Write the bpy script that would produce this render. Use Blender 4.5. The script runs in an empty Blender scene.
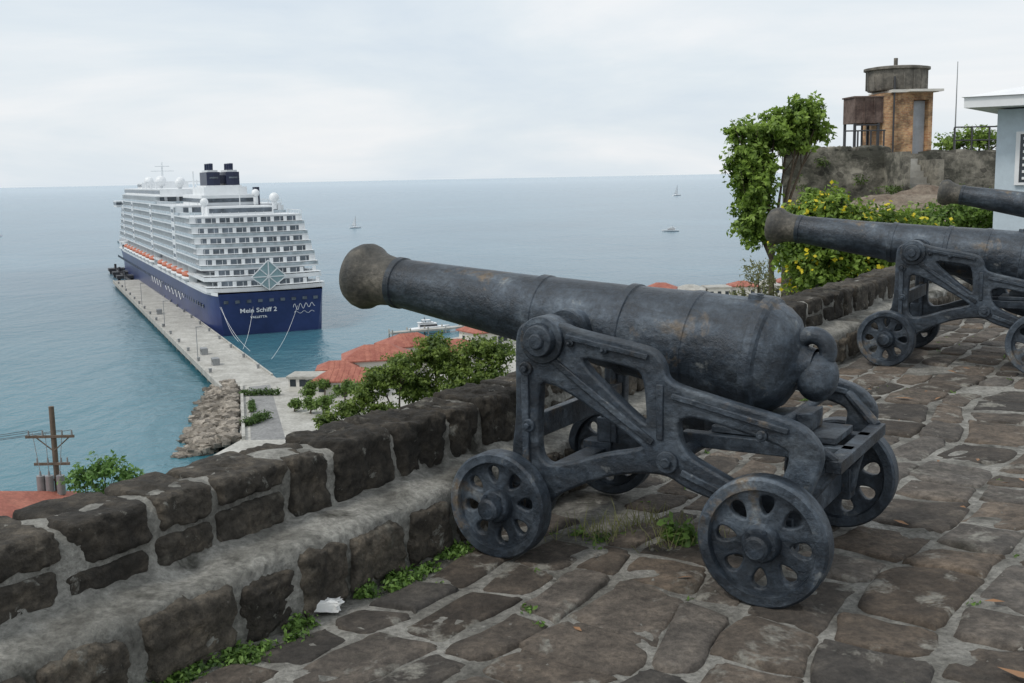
import bpy, math, random
import numpy as np
from mathutils import Matrix, Vector, noise
random.seed(7); rng=np.random.default_rng(7)
scene=bpy.context.scene
scene.view_settings.view_transform='Standard'
scene.view_settings.look='None'
scene.view_settings.exposure=0
col=scene.collection
SEA=-38.4; LAND=-36.4

# ------------------------------------------------------------------ materials
def newmat(name):
    m=bpy.data.materials.new(name); m.use_nodes=True
    nt=m.node_tree; b=nt.nodes['Principled BSDF']
    return m,nt,b
def N(nt,t,**k):
    n=nt.nodes.new(t)
    for a,v in k.items(): setattr(n,a,v)
    return n
def ramp(nt,stops,src):
    r=N(nt,'ShaderNodeValToRGB')
    e=r.color_ramp.elements
    while len(e)>1: e.remove(e[0])
    e[0].position=stops[0][0]; e[0].color=(*stops[0][1],1)
    for p,c in stops[1:]:
        x=e.new(p); x.color=(*c,1)
    nt.links.new(src,r.inputs[0]); return r.outputs[0]
def noisetex(nt,scale,detail=5,rough=.6,vec=None,dist=0):
    n=N(nt,'ShaderNodeTexNoise'); n.inputs['Scale'].default_value=scale
    n.inputs['Detail'].default_value=detail; n.inputs['Roughness'].default_value=rough
    n.inputs['Distortion'].default_value=dist
    if vec: nt.links.new(vec,n.inputs['Vector'])
    return n.outputs[0]
def mul(nt,a,b,mode='MULTIPLY',fac=1):
    m=N(nt,'ShaderNodeMix',data_type='RGBA',blend_type=mode)
    if hasattr(fac,'is_output'): nt.links.new(fac,m.inputs[0])
    else: m.inputs[0].default_value=fac
    for s,i in ((a,6),(b,7)):
        if hasattr(s,'is_output'): nt.links.new(s,m.inputs[i])
        else: m.inputs[i].default_value=(*s,1)
    return m.outputs[2]
def mottled(name,stops,scale=3,rough=.8,bump=.4,bscale=30,bdist=.01,attr=False,metal=0,spec=.5,patch=(),rvar=0,coarse=0,contrast=(.62,1.3),streak=None):
    m,nt,b=newmat(name)
    vec=N(nt,'ShaderNodeTexCoord').outputs['Object']
    n=noisetex(nt,scale,5,.65,vec)
    c=ramp(nt,stops,n)
    if attr:
        a=N(nt,'ShaderNodeAttribute'); a.attribute_name='Col'
        c=mul(nt,c,a.outputs['Color'])
    for pc,ps,lo,hi in patch:
        pn=noisetex(nt,ps,5,.7,vec,.3)
        c=mul(nt,c,pc,'MIX',ramp(nt,[(lo,(0,0,0)),(hi,(1,1,1))],pn))
    if streak:
        mp=N(nt,'ShaderNodeMapping'); mp.inputs['Scale'].default_value=streak[0]; nt.links.new(vec,mp.inputs[0])
        c=mul(nt,c,ramp(nt,[(.38,(streak[1],)*3),(.62,(streak[2],)*3)],noisetex(nt,1,6,.7,mp.outputs[0],.5)))
    fn=noisetex(nt,bscale,6,.75,vec)
    f=ramp(nt,[(.3,(contrast[0],)*3),(.7,(contrast[1],)*3)],fn)
    c=mul(nt,c,f)
    nt.links.new(c,b.inputs['Base Color'])
    b.inputs['Roughness'].default_value=rough; b.inputs['Metallic'].default_value=metal
    b.inputs['Specular IOR Level'].default_value=spec
    if rvar:
        rr=ramp(nt,[(.35,(rough-rvar,)*3),(.65,(rough+rvar,)*3)],n)
        nt.links.new(rr,b.inputs['Roughness'])
    h=fn
    if coarse:
        ad=N(nt,'ShaderNodeMath',operation='MULTIPLY_ADD'); nt.links.new(noisetex(nt,bscale*.28,4,.6,vec),ad.inputs[0]); ad.inputs[1].default_value=coarse; nt.links.new(fn,ad.inputs[2]); h=ad.outputs[0]
    bp=N(nt,'ShaderNodeBump'); bp.inputs['Strength'].default_value=bump; bp.inputs['Distance'].default_value=bdist
    nt.links.new(h,bp.inputs['Height']); nt.links.new(bp.outputs[0],b.inputs['Normal'])
    return m
def plain(name,c,rough=.6,metal=0,var=.15,scale=2):
    return mottled(name,[(.3,tuple(x*(1-var) for x in c)),(.7,tuple(min(1,x*(1+var)) for x in c))],scale,rough,.1,scale*6,.01,metal=metal,contrast=(.9,1.08))

M={}
M['iron']=mottled('weathered_iron',[(.3,(.010,.015,.022)),(.47,(.026,.036,.049)),(.58,(.052,.067,.085)),(.70,(.10,.12,.14))],4.2,.43,.8,42,.008,metal=.1,patch=(((.12,.09,.058),3.4,.60,.70),((.17,.18,.18),8,.64,.74)),rvar=.13,coarse=1.3,streak=((1.2,9,9),.6,1.5),contrast=(.5,1.45))
M['iron_muzzle']=mottled('rusty_muzzle_iron',[(.3,(.03,.032,.032)),(.5,(.08,.074,.062)),(.66,(.17,.15,.12))],6,.58,.8,44,.008,metal=.1,coarse=1,contrast=(.5,1.4))
M['bore']=plain('bore_black',(.01,.01,.01),.9)
M['mortar']=mottled('lime_mortar',[(.34,(.13,.125,.11)),(.46,(.22,.213,.19)),(.6,(.34,.33,.3))],2.6,.94,1.0,40,.02,patch=(((.05,.048,.038),1.5,.54,.66),((.40,.39,.36),6,.62,.7)),coarse=1.2,contrast=(.45,1.4))
M['wallmortar']=mottled('weathered_wall_mortar',[(.34,(.13,.125,.11)),(.46,(.24,.235,.21)),(.6,(.38,.37,.335))],3.4,.95,1.0,34,.022,patch=(((.06,.058,.046),2.4,.53,.66),),coarse=1.2,contrast=(.45,1.35))
M['flag']=mottled('flagstone',[(.3,(.5,.49,.47)),(.5,(.9,.88,.85)),(.68,(1.5,1.45,1.36))],6,.9,1.0,34,.018,attr=True,patch=(((.24,.23,.2),3.6,.58,.65),((.045,.042,.032),1.4,.58,.7)),coarse=1.5,contrast=(.45,1.45))
M['block']=mottled('parapet_stone',[(.3,(.45,.45,.43)),(.5,(.9,.87,.82)),(.68,(1.8,1.7,1.55))],8,.94,1.0,28,.025,attr=True,patch=(((.21,.205,.18),11,.62,.67),((.15,.14,.115),3.0,.60,.68)),coarse=1.4,contrast=(.35,1.6))
def leafmat(name):
    m,nt,b=newmat(name)
    a=N(nt,'ShaderNodeAttribute'); a.attribute_name='Col'
    nt.links.new(a.outputs['Color'],b.inputs['Base Color'])
    b.inputs['Roughness'].default_value=.55
    tr=N(nt,'ShaderNodeBsdfTranslucent'); nt.links.new(a.outputs['Color'],tr.inputs[0])
    mx=N(nt,'ShaderNodeMixShader'); mx.inputs[0].default_value=.4
    out=nt.nodes['Material Output']
    nt.links.new(b.outputs[0],mx.inputs[1]); nt.links.new(tr.outputs[0],mx.inputs[2]); nt.links.new(mx.outputs[0],out.inputs[0])
    return m
M['leaf']=leafmat('foliage')
M['bark']=plain('bark',(.12,.09,.065),.9,0,.3,6)
M['white']=plain('white_paint',(.78,.79,.8),.45,0,.05,.2)
M['shipwhite']=plain('ship_white',(.74,.76,.775),.4,0,.05,.05)
M['shipglass']=plain('ship_glass',(.10,.12,.145),.25,0,.6,.4)
M['balcony']=plain('balcony_glass',(.42,.48,.52),.2,0,.3,.5)
M['hull']=mottled('hull_blue',[(.35,(.018,.03,.10)),(.65,(.033,.052,.165))],.06,.35,.05,1,.01,contrast=(.9,1.1))
M['funnel']=plain('funnel_blue',(.012,.018,.05),.4)
M['orange']=plain('lifeboat_orange',(.5,.15,.08),.5)
M['teal']=plain('teal_glass',(.28,.40,.43),.2)
M['concrete']=mottled('concrete',[(.35,(.34,.33,.3)),(.65,(.50,.49,.455))],.25,.9,.3,2,.02,contrast=(.7,1.15))
M['asphalt']=mottled('asphalt',[(.35,(.2,.2,.2)),(.65,(.28,.28,.275))],.2,.9,.3,2,.02)
M['rooftile']=mottled('red_roof',[(.35,(.28,.085,.06)),(.65,(.42,.16,.11))],.6,.75,.4,5,.03)
M['wallw']=plain('wall_cream',(.66,.64,.59),.8,0,.1,.5)
M['window']=plain('window_dark',(.03,.04,.05),.2)
M['grass']=mottled('hill_vegetation',[(.35,(.03,.06,.015)),(.65,(.08,.12,.035))],.3,.95,.8,3,.3)
M['rock']=mottled('boulder',[(.3,(.12,.108,.09)),(.6,(.29,.265,.235))],.5,.95,.8,3,.1,attr=True)
M['wood']=plain('pole_wood',(.14,.11,.085),.9,0,.3,4)
M['metalgrey']=plain('galvanised',(.3,.31,.32),.5,.4)
M['darkmetal']=plain('dark_steel',(.05,.05,.055),.6)
M['rust']=mottled('rusty_tank',[(.35,(.06,.035,.028)),(.6,(.17,.12,.10))],2.5,.8,.4,14,.01)
M['tank']=mottled('weathered_tank',[(.35,(.08,.075,.065)),(.6,(.22,.20,.17))],2,.85,.4,10,.01)
M['doorblue']=plain('door_grey',(.42,.46,.5),.6)
M['housewall']=plain('house_blue_wall',(.50,.58,.64),.75,0,.03,1)
M['paper']=plain('paper',(.8,.8,.78),.8)
M['dryleaf']=plain('dry_leaf',(.26,.14,.07),.8)
M['pebble']=plain('pebble',(.2,.19,.17),.95,0,.5,20)

def masonry():
    m,nt,b=newmat('fort_masonry')
    v=N(nt,'ShaderNodeTexCoord').outputs['Object']
    wn=N(nt,'ShaderNodeTexNoise'); wn.inputs['Scale'].default_value=1.5; nt.links.new(v,wn.inputs['Vector'])
    va=N(nt,'ShaderNodeVectorMath',operation='MULTIPLY_ADD'); nt.links.new(wn.outputs['Color'],va.inputs[0]); va.inputs[1].default_value=(.35,.35,.35); nt.links.new(v,va.inputs[2])
    mp=N(nt,'ShaderNodeMapping'); mp.inputs['Scale'].default_value=(1,1,1.7); nt.links.new(va.outputs[0],mp.inputs[0])
    vo=N(nt,'ShaderNodeTexVoronoi',feature='DISTANCE_TO_EDGE'); vo.inputs['Scale'].default_value=3.2; nt.links.new(mp.outputs[0],vo.inputs['Vector'])
    vc=N(nt,'ShaderNodeTexVoronoi'); vc.inputs['Scale'].default_value=3.2; nt.links.new(mp.outputs[0],vc.inputs['Vector'])
    st=ramp(nt,[(.0,(.10,.095,.085)),(1,(.30,.285,.25))],vc.outputs['Color'])
    e=ramp(nt,[(.01,(1,1,1)),(.06,(0,0,0))],vo.outputs['Distance'])
    c=mul(nt,st,(.25,.24,.21),'MIX',e)
    n=noisetex(nt,.9,8,.75,v); p=ramp(nt,[(.42,(.35,.36,.33)),(.6,(1.35,1.32,1.25))],n)
    c=mul(nt,c,p); nt.links.new(c,b.inputs['Base Color']); b.inputs['Roughness'].default_value=.95
    bp=N(nt,'ShaderNodeBump'); bp.inputs['Strength'].default_value=.9; bp.inputs['Distance'].default_value=.08
    nt.links.new(n,bp.inputs['Height']); nt.links.new(bp.outputs[0],b.inputs['Normal'])
    return m
M['masonry']=masonry()
def brick():
    m,nt,b=newmat('old_brick')
    v=N(nt,'ShaderNodeTexCoord').outputs['Object']
    mp=N(nt,'ShaderNodeMapping'); mp.inputs['Rotation'].default_value=(math.radians(90),0,0); nt.links.new(v,mp.inputs[0])
    br=N(nt,'ShaderNodeTexBrick'); br.inputs['Scale'].default_value=4.5
    br.inputs['Color1'].default_value=(.40,.20,.10,1); br.inputs['Color2'].default_value=(.58,.38,.2,1); br.inputs['Mortar'].default_value=(.4,.35,.28,1)
    nt.links.new(mp.outputs[0],br.inputs['Vector'])
    n=noisetex(nt,2,8,.7,v); p=ramp(nt,[(.4,(.45,.45,.45)),(.58,(1.2,1.15,1.1))],n)
    nt.links.new(mul(nt,br.outputs['Color'],p),b.inputs['Base Color']); b.inputs['Roughness'].default_value=.9
    return m
M['brick']=brick()
def water():
    m,nt,b=newmat('sea_water')
    v=N(nt,'ShaderNodeNewGeometry').outputs['Position']
    n=noisetex(nt,.006,5,.6,v,.5)
    c=ramp(nt,[(.3,(.04,.105,.15)),(.5,(.055,.135,.185)),(.7,(.08,.175,.23))],n)
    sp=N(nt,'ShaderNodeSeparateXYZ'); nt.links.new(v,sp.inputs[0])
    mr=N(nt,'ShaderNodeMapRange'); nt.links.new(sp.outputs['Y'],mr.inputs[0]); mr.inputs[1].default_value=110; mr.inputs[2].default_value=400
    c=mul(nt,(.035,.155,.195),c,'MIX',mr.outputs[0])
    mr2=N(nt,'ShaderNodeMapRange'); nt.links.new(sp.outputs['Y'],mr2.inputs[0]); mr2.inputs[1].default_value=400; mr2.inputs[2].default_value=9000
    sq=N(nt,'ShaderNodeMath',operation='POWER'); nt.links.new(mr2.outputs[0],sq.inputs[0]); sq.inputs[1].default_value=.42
    c=mul(nt,c,(.32,.42,.50),'MIX',sq.outputs[0])  # distance haze painted into the base colour, paler towards the horizon
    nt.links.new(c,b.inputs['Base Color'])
    b.inputs['Roughness'].default_value=.24; b.inputs['IOR'].default_value=1.33
    mp=N(nt,'ShaderNodeMapping'); mp.inputs['Scale'].default_value=(1,.55,1); mp.inputs['Rotation'].default_value=(0,0,.5); nt.links.new(v,mp.inputs[0])
    n1=noisetex(nt,.35,5,.6,mp.outputs[0],.4); n2=noisetex(nt,.03,3,.6,mp.outputs[0],.8)
    ad=N(nt,'ShaderNodeMath',operation='MULTIPLY_ADD'); nt.links.new(n2,ad.inputs[0]); ad.inputs[1].default_value=4.0; nt.links.new(n1,ad.inputs[2])
    bp=N(nt,'ShaderNodeBump'); bp.inputs['Strength'].default_value=.55; bp.inputs['Distance'].default_value=.8
    nt.links.new(ad.outputs[0],bp.inputs['Height']); nt.links.new(bp.outputs[0],b.inputs['Normal'])
    return m
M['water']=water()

# ------------------------------------------------------------------ mesh builder
class MB:
    def __init__(s): s.v=[];s.f=[];s.mi=[];s.c=[];s.M=Matrix.Identity(4);s.col=(1,1,1)
    def add(s,vs,fs,mi=0):
        o=len(s.v)
        for p in vs: s.v.append(tuple(s.M@Vector(p))); s.c.append((*s.col,1))
        for f in fs: s.f.append([i+o for i in f]); s.mi.append(mi)
    def box(s,x0,x1,y0,y1,z0,z1,mi=0):
        s.add([(x0,y0,z0),(x1,y0,z0),(x1,y1,z0),(x0,y1,z0),(x0,y0,z1),(x1,y0,z1),(x1,y1,z1),(x0,y1,z1)],
              [(0,3,2,1),(4,5,6,7),(0,1,5,4),(1,2,6,5),(2,3,7,6),(3,0,4,7)],mi)
    def cyl(s,p0,p1,r0,r1=None,n=16,mi=0):
        r1=r0 if r1 is None else r1
        p0=Vector(p0);p1=Vector(p1);d=(p1-p0).normalized()
        a=d.orthogonal().normalized();b=d.cross(a)
        vs=[]
        for p,r in((p0,r0),(p1,r1)):
            for i in range(n):
                t=2*math.pi*i/n; vs.append(p+a*math.cos(t)*r+b*math.sin(t)*r)
        fs=[(i,(i+1)%n,n+(i+1)%n,n+i) for i in range(n)]
        fs+=[tuple(range(n-1,-1,-1)),tuple(range(n,2*n))]
        s.add(vs,fs,mi)
    def lathe(s,prof,axis='X',n=48,mi=0,mif=None):
        vs=[]
        for a,r in prof:
            for i in range(n):
                t=2*math.pi*i/n; c,q=r*math.cos(t),r*math.sin(t)
                vs.append({'X':(a,c,q),'Y':(q,a,c),'Z':(c,q,a)}[axis])
        o=len(s.v)
        for p in vs: s.v.append(tuple(s.M@Vector(p))); s.c.append((*s.col,1))
        for k in range(len(prof)-1):
            for i in range(n):
                s.f.append([o+k*n+i,o+k*n+(i+1)%n,o+(k+1)*n+(i+1)%n,o+(k+1)*n+i]); s.mi.append(mif(k) if mif else mi)
    def torus(s,c,R,r,ax='Y',n=28,k=12,mi=0):
        vs=[];fs=[]
        for i in range(n):
            t=2*math.pi*i/n
            for j in range(k):
                u=2*math.pi*j/k; q=R+r*math.cos(u); h=r*math.sin(u)
                p={'Y':(q*math.cos(t),h,q*math.sin(t)),'Z':(q*math.cos(t),q*math.sin(t),h),'X':(h,q*math.cos(t),q*math.sin(t))}[ax]
                vs.append((p[0]+c[0],p[1]+c[1],p[2]+c[2]))
        for i in range(n):
            for j in range(k):
                fs.append((i*k+j,((i+1)%n)*k+j,((i+1)%n)*k+(j+1)%k,i*k+(j+1)%k))
        s.add(vs,fs,mi)
    def sphere(s,c,r,n=16,k=10,mi=0,sq=(1,1,1)):
        vs=[];fs=[]
        for j in range(k+1):
            ph=math.pi*j/k
            for i in range(n):
                t=2*math.pi*i/n
                vs.append((c[0]+r*sq[0]*math.sin(ph)*math.cos(t),c[1]+r*sq[1]*math.sin(ph)*math.sin(t),c[2]+r*sq[2]*math.cos(ph)))
        for j in range(k):
            for i in range(n): fs.append((j*n+i,(j+1)*n+i,(j+1)*n+(i+1)%n,j*n+(i+1)%n))
        s.add(vs,fs,mi)
    def prism(s,poly,z0,z1,mi=0):
        n=len(poly)
        s.add([(x,y,z0) for x,y in poly]+[(x,y,z1) for x,y in poly],
              [tuple(range(n-1,-1,-1)),tuple(range(n,2*n))]+[(i,(i+1)%n,n+(i+1)%n,n+i) for i in range(n)],mi)
    def build(s,name,mats,parent=None,smooth=None,attr=False,fixn=True):
        me=bpy.data.meshes.new(name); me.from_pydata(s.v,[],s.f)
        if not isinstance(mats,(list,tuple)): mats=[mats]
        for m in mats: me.materials.append(m)
        me.polygons.foreach_set('material_index',s.mi)
        if attr:
            a=me.color_attributes.new('Col','FLOAT_COLOR','POINT')
            a.data.foreach_set('color',np.array(s.c,dtype=np.float32).ravel())
        if fixn:
            import bmesh
            bm=bmesh.new(); bm.from_mesh(me); bmesh.ops.recalc_face_normals(bm,faces=bm.faces); bm.to_mesh(me); bm.free()
        if smooth is not None:
            me.polygons.foreach_set('use_smooth',[True]*len(me.polygons)); me.set_sharp_from_angle(angle=math.radians(smooth))
        me.update()
        ob=bpy.data.objects.new(name,me); col.objects.link(ob)
        if parent: ob.parent=parent
        return ob
def empty(name,loc=(0,0,0),rz=0):
    e=bpy.data.objects.new(name,None); e.location=loc; e.rotation_euler=(0,0,rz); e.empty_display_size=.2; col.objects.link(e); return e

# ------------------------------------------------------------------ foliage
def foliage(name,blobs,n,size,c0,c1,parent=None,asp=.45,gap=-.22,seed=0,shell=.4):
    r=np.random.default_rng(seed+11)
    vol=np.array([b[1][0]*b[1][1]*b[1][2] for b in blobs])**.75; vol/=vol.sum()
    idx=r.choice(len(blobs),n,p=vol)
    C=np.array([b[0] for b in blobs])[idx]; R=np.array([b[1] for b in blobs])[idx]
    d=r.normal(size=(n,3)); d/=np.linalg.norm(d,axis=1)[:,None]
    rad=r.random(n)**shell
    nz=np.array([noise.noise(Vector((a[0]*2.2+i*3.1,a[1]*2.2+seed,a[2]*2.2))) for a,i in zip(d,idx)])
    rad=rad*(.88+.8*nz)
    P=C+d*R*rad[:,None]
    g=np.array([noise.noise(Vector(p/(R[0].mean()*.5))+Vector((seed,0,0))) for p in P])
    keep=g>gap
    P=P[keep];d=d[keep];rad=rad[keep];g=g[keep];n=len(P)
    nor=d*.7+r.normal(size=(n,3))*.6+np.array([0,0,.5]); nor/=np.linalg.norm(nor,axis=1)[:,None]
    t=np.cross(nor,r.normal(size=(n,3))); t/=np.linalg.norm(t,axis=1)[:,None]
    b=np.cross(nor,t)
    L=(size*(.6+.8*r.random(n)))[:,None]; W=L*asp
    V=np.stack([P-t*L*.5,P+b*W*.5-nor*L*.08,P+t*L*.5-nor*L*.15,P-b*W*.5-nor*L*.08],1).reshape(-1,3)
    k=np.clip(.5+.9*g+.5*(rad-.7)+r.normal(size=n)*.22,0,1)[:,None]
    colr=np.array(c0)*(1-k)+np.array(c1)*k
    me=bpy.data.meshes.new(name)
    me.vertices.add(4*n); me.vertices.foreach_set('co',V.ravel())
    me.loops.add(4*n); me.loops.foreach_set('vertex_index',np.arange(4*n))
    me.polygons.add(n); me.polygons.foreach_set('loop_start',np.arange(n)*4); me.polygons.foreach_set('loop_total',np.full(n,4))
    a=me.color_attributes.new('Col','FLOAT_COLOR','POINT')
    cc=np.ones((n,4,4),dtype=np.float32); cc[:,:,:3]=colr[:,None,:]; a.data.foreach_set('color',cc.ravel())
    me.materials.append(M['leaf']); me.update(calc_edges=True); me.validate()
    ob=bpy.data.objects.new(name,me); col.objects.link(ob)
    if parent: ob.parent=parent
    return ob
def tree(name,base,blobs,n,size,c0,c1,tr=.15,seed=0,**k):
    e=empty(name)
    mb=MB(); b=Vector(base); cs=[Vector(x[0]) for x in blobs]
    cen=sum(cs,Vector())/len(cs); fork=b.lerp(cen,.6); fork.x+=(random.random()-.5)*tr*3
    mb.cyl(b,fork,tr,tr*.65,10)
    for c in cs:
        mid=fork.lerp(c,.5)+Vector((random.uniform(-1,1),random.uniform(-1,1),random.uniform(0,1)))*tr
        mb.cyl(fork,mid,tr*.5,tr*.32,7); mb.cyl(mid,c,tr*.32,tr*.12,7)
        for q in range(3):
            mb.cyl(mid.lerp(c,.4),c+Vector([random.uniform(-.7,.7)*x for x in blobs[0][1]]),tr*.16,tr*.05,5)
    mb.build('trunk_and_limbs',M['bark'],e,60)
    foliage('crown',blobs,n,size,c0,c1,e,seed=seed,**k)
    return e

# ------------------------------------------------------------------ camera
th=math.radians(8.5); r=math.radians(1.1)
F=Vector((0,math.cos(th),-math.sin(th))); Rt=Vector((1,0,0)); Up=Vector((0,math.sin(th),math.cos(th)))
Rc=Rt*math.cos(r)-Up*math.sin(r); Uc=Rt*math.sin(r)+Up*math.cos(r)
cam=bpy.data.cameras.new('camera'); co=bpy.data.objects.new('camera',cam); col.objects.link(co)
co.matrix_world=Matrix(((Rc.x,Uc.x,-F.x,0),(Rc.y,Uc.y,-F.y,0),(Rc.z,Uc.z,-F.z,1.6),(0,0,0,1)))
cam.sensor_width=36; cam.lens=38.67; cam.clip_start=.05; cam.clip_end=200000
scene.camera=co

# ------------------------------------------------------------------ sky & sun
w=bpy.data.worlds.new('World'); scene.world=w; w.use_nodes=True
nt=w.node_tree; bg=nt.nodes['Background']; out=nt.nodes['World Output']
sunv=Vector((-.55,-.3,.85)).normalized()
sky=N(nt,'ShaderNodeTexSky'); sky.sky_type='NISHITA'; sky.sun_disc=False
sky.sun_elevation=math.asin(sunv.z); sky.sun_rotation=math.atan2(sunv.x,sunv.y); sky.dust_density=3
nt.links.new(sky.outputs[0],bg.inputs[0]); bg.inputs[1].default_value=.1
tc=N(nt,'ShaderNodeTexCoord').outputs['Generated']
mp=N(nt,'ShaderNodeMapping'); mp.inputs['Scale'].default_value=(1,1,4.5); mp.inputs['Location'].default_value=(.3,.2,.4); nt.links.new(tc,mp.inputs[0])
cn=noisetex(nt,2.3,8,.55,mp.outputs[0],.35)
cc=ramp(nt,[(.3,(.66,.745,.83)),(.46,(.755,.82,.87)),(.6,(.88,.90,.92)),(.7,(.82,.86,.90))],cn)
b2=N(nt,'ShaderNodeBackground'); nt.links.new(cc,b2.inputs[0]); b2.inputs[1].default_value=1.08
mx=N(nt,'ShaderNodeMixShader'); mx.inputs[0].default_value=.9
nt.links.new(bg.outputs[0],mx.inputs[1]); nt.links.new(b2.outputs[0],mx.inputs[2]); nt.links.new(mx.outputs[0],out.inputs[0])
sl=bpy.data.lights.new('sun','SUN'); sl.energy=1.5; sl.angle=math.radians(11); sl.color=(1,.955,.88)
so=bpy.data.objects.new('sun',sl); col.objects.link(so); so.rotation_euler=sunv.to_track_quat('Z','Y').to_euler()

# ------------------------------------------------------------------ sea
mb=MB()
ys=[-300,-50,100,200,300,450,700,1200,2500,6000,15000,45000]
xs=[-45000,-15000,-5000,-2000,-900,-400,-150,0,150,400,900,2000,5000,15000,45000]
vs=[(x,y,SEA) for y in ys for x in xs]; nx=len(xs)
mb.add(vs,[(j*nx+i,j*nx+i+1,(j+1)*nx+i+1,(j+1)*nx+i) for j in range(len(ys)-1) for i in range(nx-1)])
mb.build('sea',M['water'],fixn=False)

# ------------------------------------------------------------------ terrace frame
O=Vector((-.329,4.566,0)); W=Vector((.56,.828,0)).normalized(); Q=Vector((W.y,-W.x,0))
def SQ(s,q,z=0): 
    p=O+W*s+Q*q; return (p.x,p.y,z)
def nz(x,y,z=0): return noise.noise(Vector((x,y,z)))
S0,S1=-5.,18.
te=empty('stone_terrace')
def base(s,q): return .016*nz(s*1.1,q*1.1)
mb=MB(); ss=np.arange(S0,S1+.01,.06); qs=np.arange(-.05,9.,.06)
vs=[]
for q in qs:
    for s in ss:
        z=base(s,q)+.011*nz(s*5,q*5,3)+.007*nz(s*15,q*15,5)
        vs.append(SQ(s,q,z))
n=len(ss)
mb.add(vs,[(j*n+i,(j+1)*n+i,(j+1)*n+i+1,j*n+i+1) for j in range(len(qs)-1) for i in range(n-1)])
mb.build('mortar_bed',M['mortar'],te,80,fixn=False)
def warp(s,q): return s+.11*nz(s*.9,q*.9,11)+.035*nz(s*3,q*3,12), q+.15*nz(s*.8,q*.8,21)+.03*nz(s*3,q*3,22)
mb=MB(); q=.1
while q<8.9:
    wd=random.choice((random.uniform(.2,.3),random.uniform(.3,.44))); s=S0+random.uniform(0,.4)
    while s<S1-.5:
        ln=random.uniform(.24,.6)
        if random.random()<.97:
            cx,cy=s+ln/2,q+wd/2; hx,hy=ln/2-random.uniform(.0,.028),wd/2-random.uniform(.0,.025)
            k=random.uniform(.55,1.5); tint=random.uniform(-.05,.22)
            mb.col=(.096*k*(1+tint*.6),.086*k,.077*k*(1-tint*.6))
            h=random.uniform(.0,.014); sd=random.random()*100; e=random.uniform(.2,.42)
            sk=random.uniform(-.22,.22); sk2=random.uniform(-.17,.17); NN=24
            ring=[]
            for i in range(NN):
                t=2*math.pi*i/NN; c,d=math.cos(t),math.sin(t)
                x=math.copysign(abs(c)**e,c)*hx*(1+sk*d); y=math.copysign(abs(d)**e,d)*hy*(1+sk2*c)
                f=.98+.19*nz(c*1.3+sd,d*1.3)+.09*nz(c*4+sd,d*4)+.05*nz(c*10+sd,d*10)
                ring.append((x*f,y*f))
            tx,ty=random.uniform(-.03,.03),random.uniform(-.03,.03)
            vs=[]
            for sc,dz in((1.06,-.035),(1.0,-.006),(.95,.002),(.85,.005),(.65,.006),(.35,.006)):
                for x,y in ring:
                    X,Y=warp(cx+x*sc,cy+y*sc)
                    vs.append(SQ(X,Y,base(X,Y)+h+dz+tx*x+ty*y+((.010*nz(X*8,Y*8,2)+.006*nz(X*22,Y*22,4)) if dz>-.02 else 0)))
            X,Y=warp(cx,cy); vs.append(SQ(X,Y,base(X,Y)+h+.006+.010*nz(X*8,Y*8,2)))
            K=5
            fs=[(k2*NN+i,(k2+1)*NN+i,(k2+1)*NN+(i+1)%NN,k2*NN+(i+1)%NN) for k2 in range(K) for i in range(NN)]
            fs+=[(K*NN+i,(K+1)*NN,K*NN+(i+1)%NN) for i in range(NN)]
            mb.add(vs,fs)
        s+=ln
    q+=wd
mb.build('flagstones',M['flag'],te,70,attr=True,fixn=False)
mb=MB()
for i in range(1500):
    s,q=random.uniform(-3,9),random.uniform(.02,5)
    if nz(s*1.5,q*1.5,31)<.0: continue
    k=random.uniform(.003,.011); x,y,z=SQ(s,q,base(s,q)+.012)
    a=random.random()*6; 
    mb.add([(x+k*math.cos(a+j*1.57),y+k*math.sin(a+j*1.57)*.8,z) for j in range(4)]+[(x+k*.2,y,z+k),(x,y,z-k*2)],[(0,1,4),(1,2,4),(2,3,4),(3,0,4),(1,0,5),(2,1,5),(3,2,5),(0,3,5)])
mb.build('pebbles',M['pebble'],te,None,fixn=False)
mb=MB()
def sqbox(mb,s0,s1,q0,q1,z0,z1,mi=0):
    p=[SQ(s0,q0),SQ(s1,q0),SQ(s1,q1),SQ(s0,q1)]
    mb.prism([(a[0],a[1]) for a in p],z0,z1,mi)
sqbox(mb,S0,S1,-.5,9,-12,-.08); sqbox(mb,S1,48,-2.4,12,-12,-.02); sqbox(mb,-14,S0,-.3,9,-12,-.03)
mb.build('fort_ground',M['masonry'])

# ------------------------------------------------------------------ parapet
pe=empty('stone_parapet_wall')
prof=[(.015,-.05),(.008,.1),(-.0,.2),(-.01,.25),(-.04,.268),(-.1,.276),(-.17,.283),(-.235,.295),(-.25,.34),(-.25,.44),(-.262,.485),(-.3,.505),(-.4,.512),(-.5,.505),(-.54,.48),(-.55,.3),(-.55,-.5),(-.55,-12)]
fine=[prof[0]]
for a,b in zip(prof[:-1],prof[1:]):
    L=math.hypot(b[0]-a[0],b[1]-a[1]); k=max(1,min(8,int(L/.03)))
    for i in range(1,k+1): fine.append((a[0]+(b[0]-a[0])*i/k,a[1]+(b[1]-a[1])*i/k))
ss=np.arange(S0-9,S1+.6,.05); mb=MB(); vs=[]
for s in ss:
    for q,z in fine:
        d=.022*nz(s*1.7,q*4,z*4)+.016*nz(s*6,q*8,z*8+4)+.008*nz(s*17,q*17,z*17)
        vs.append(SQ(s,q+d*.8,z+d))
n=len(fine)
mb.add(vs,[(j*n+i,j*n+i+1,(j+1)*n+i+1,(j+1)*n+i) for j in range(len(ss)-1) for i in range(n-1)])
mb.build('mortar_core',M['wallmortar'],pe,80,fixn=True)
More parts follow.
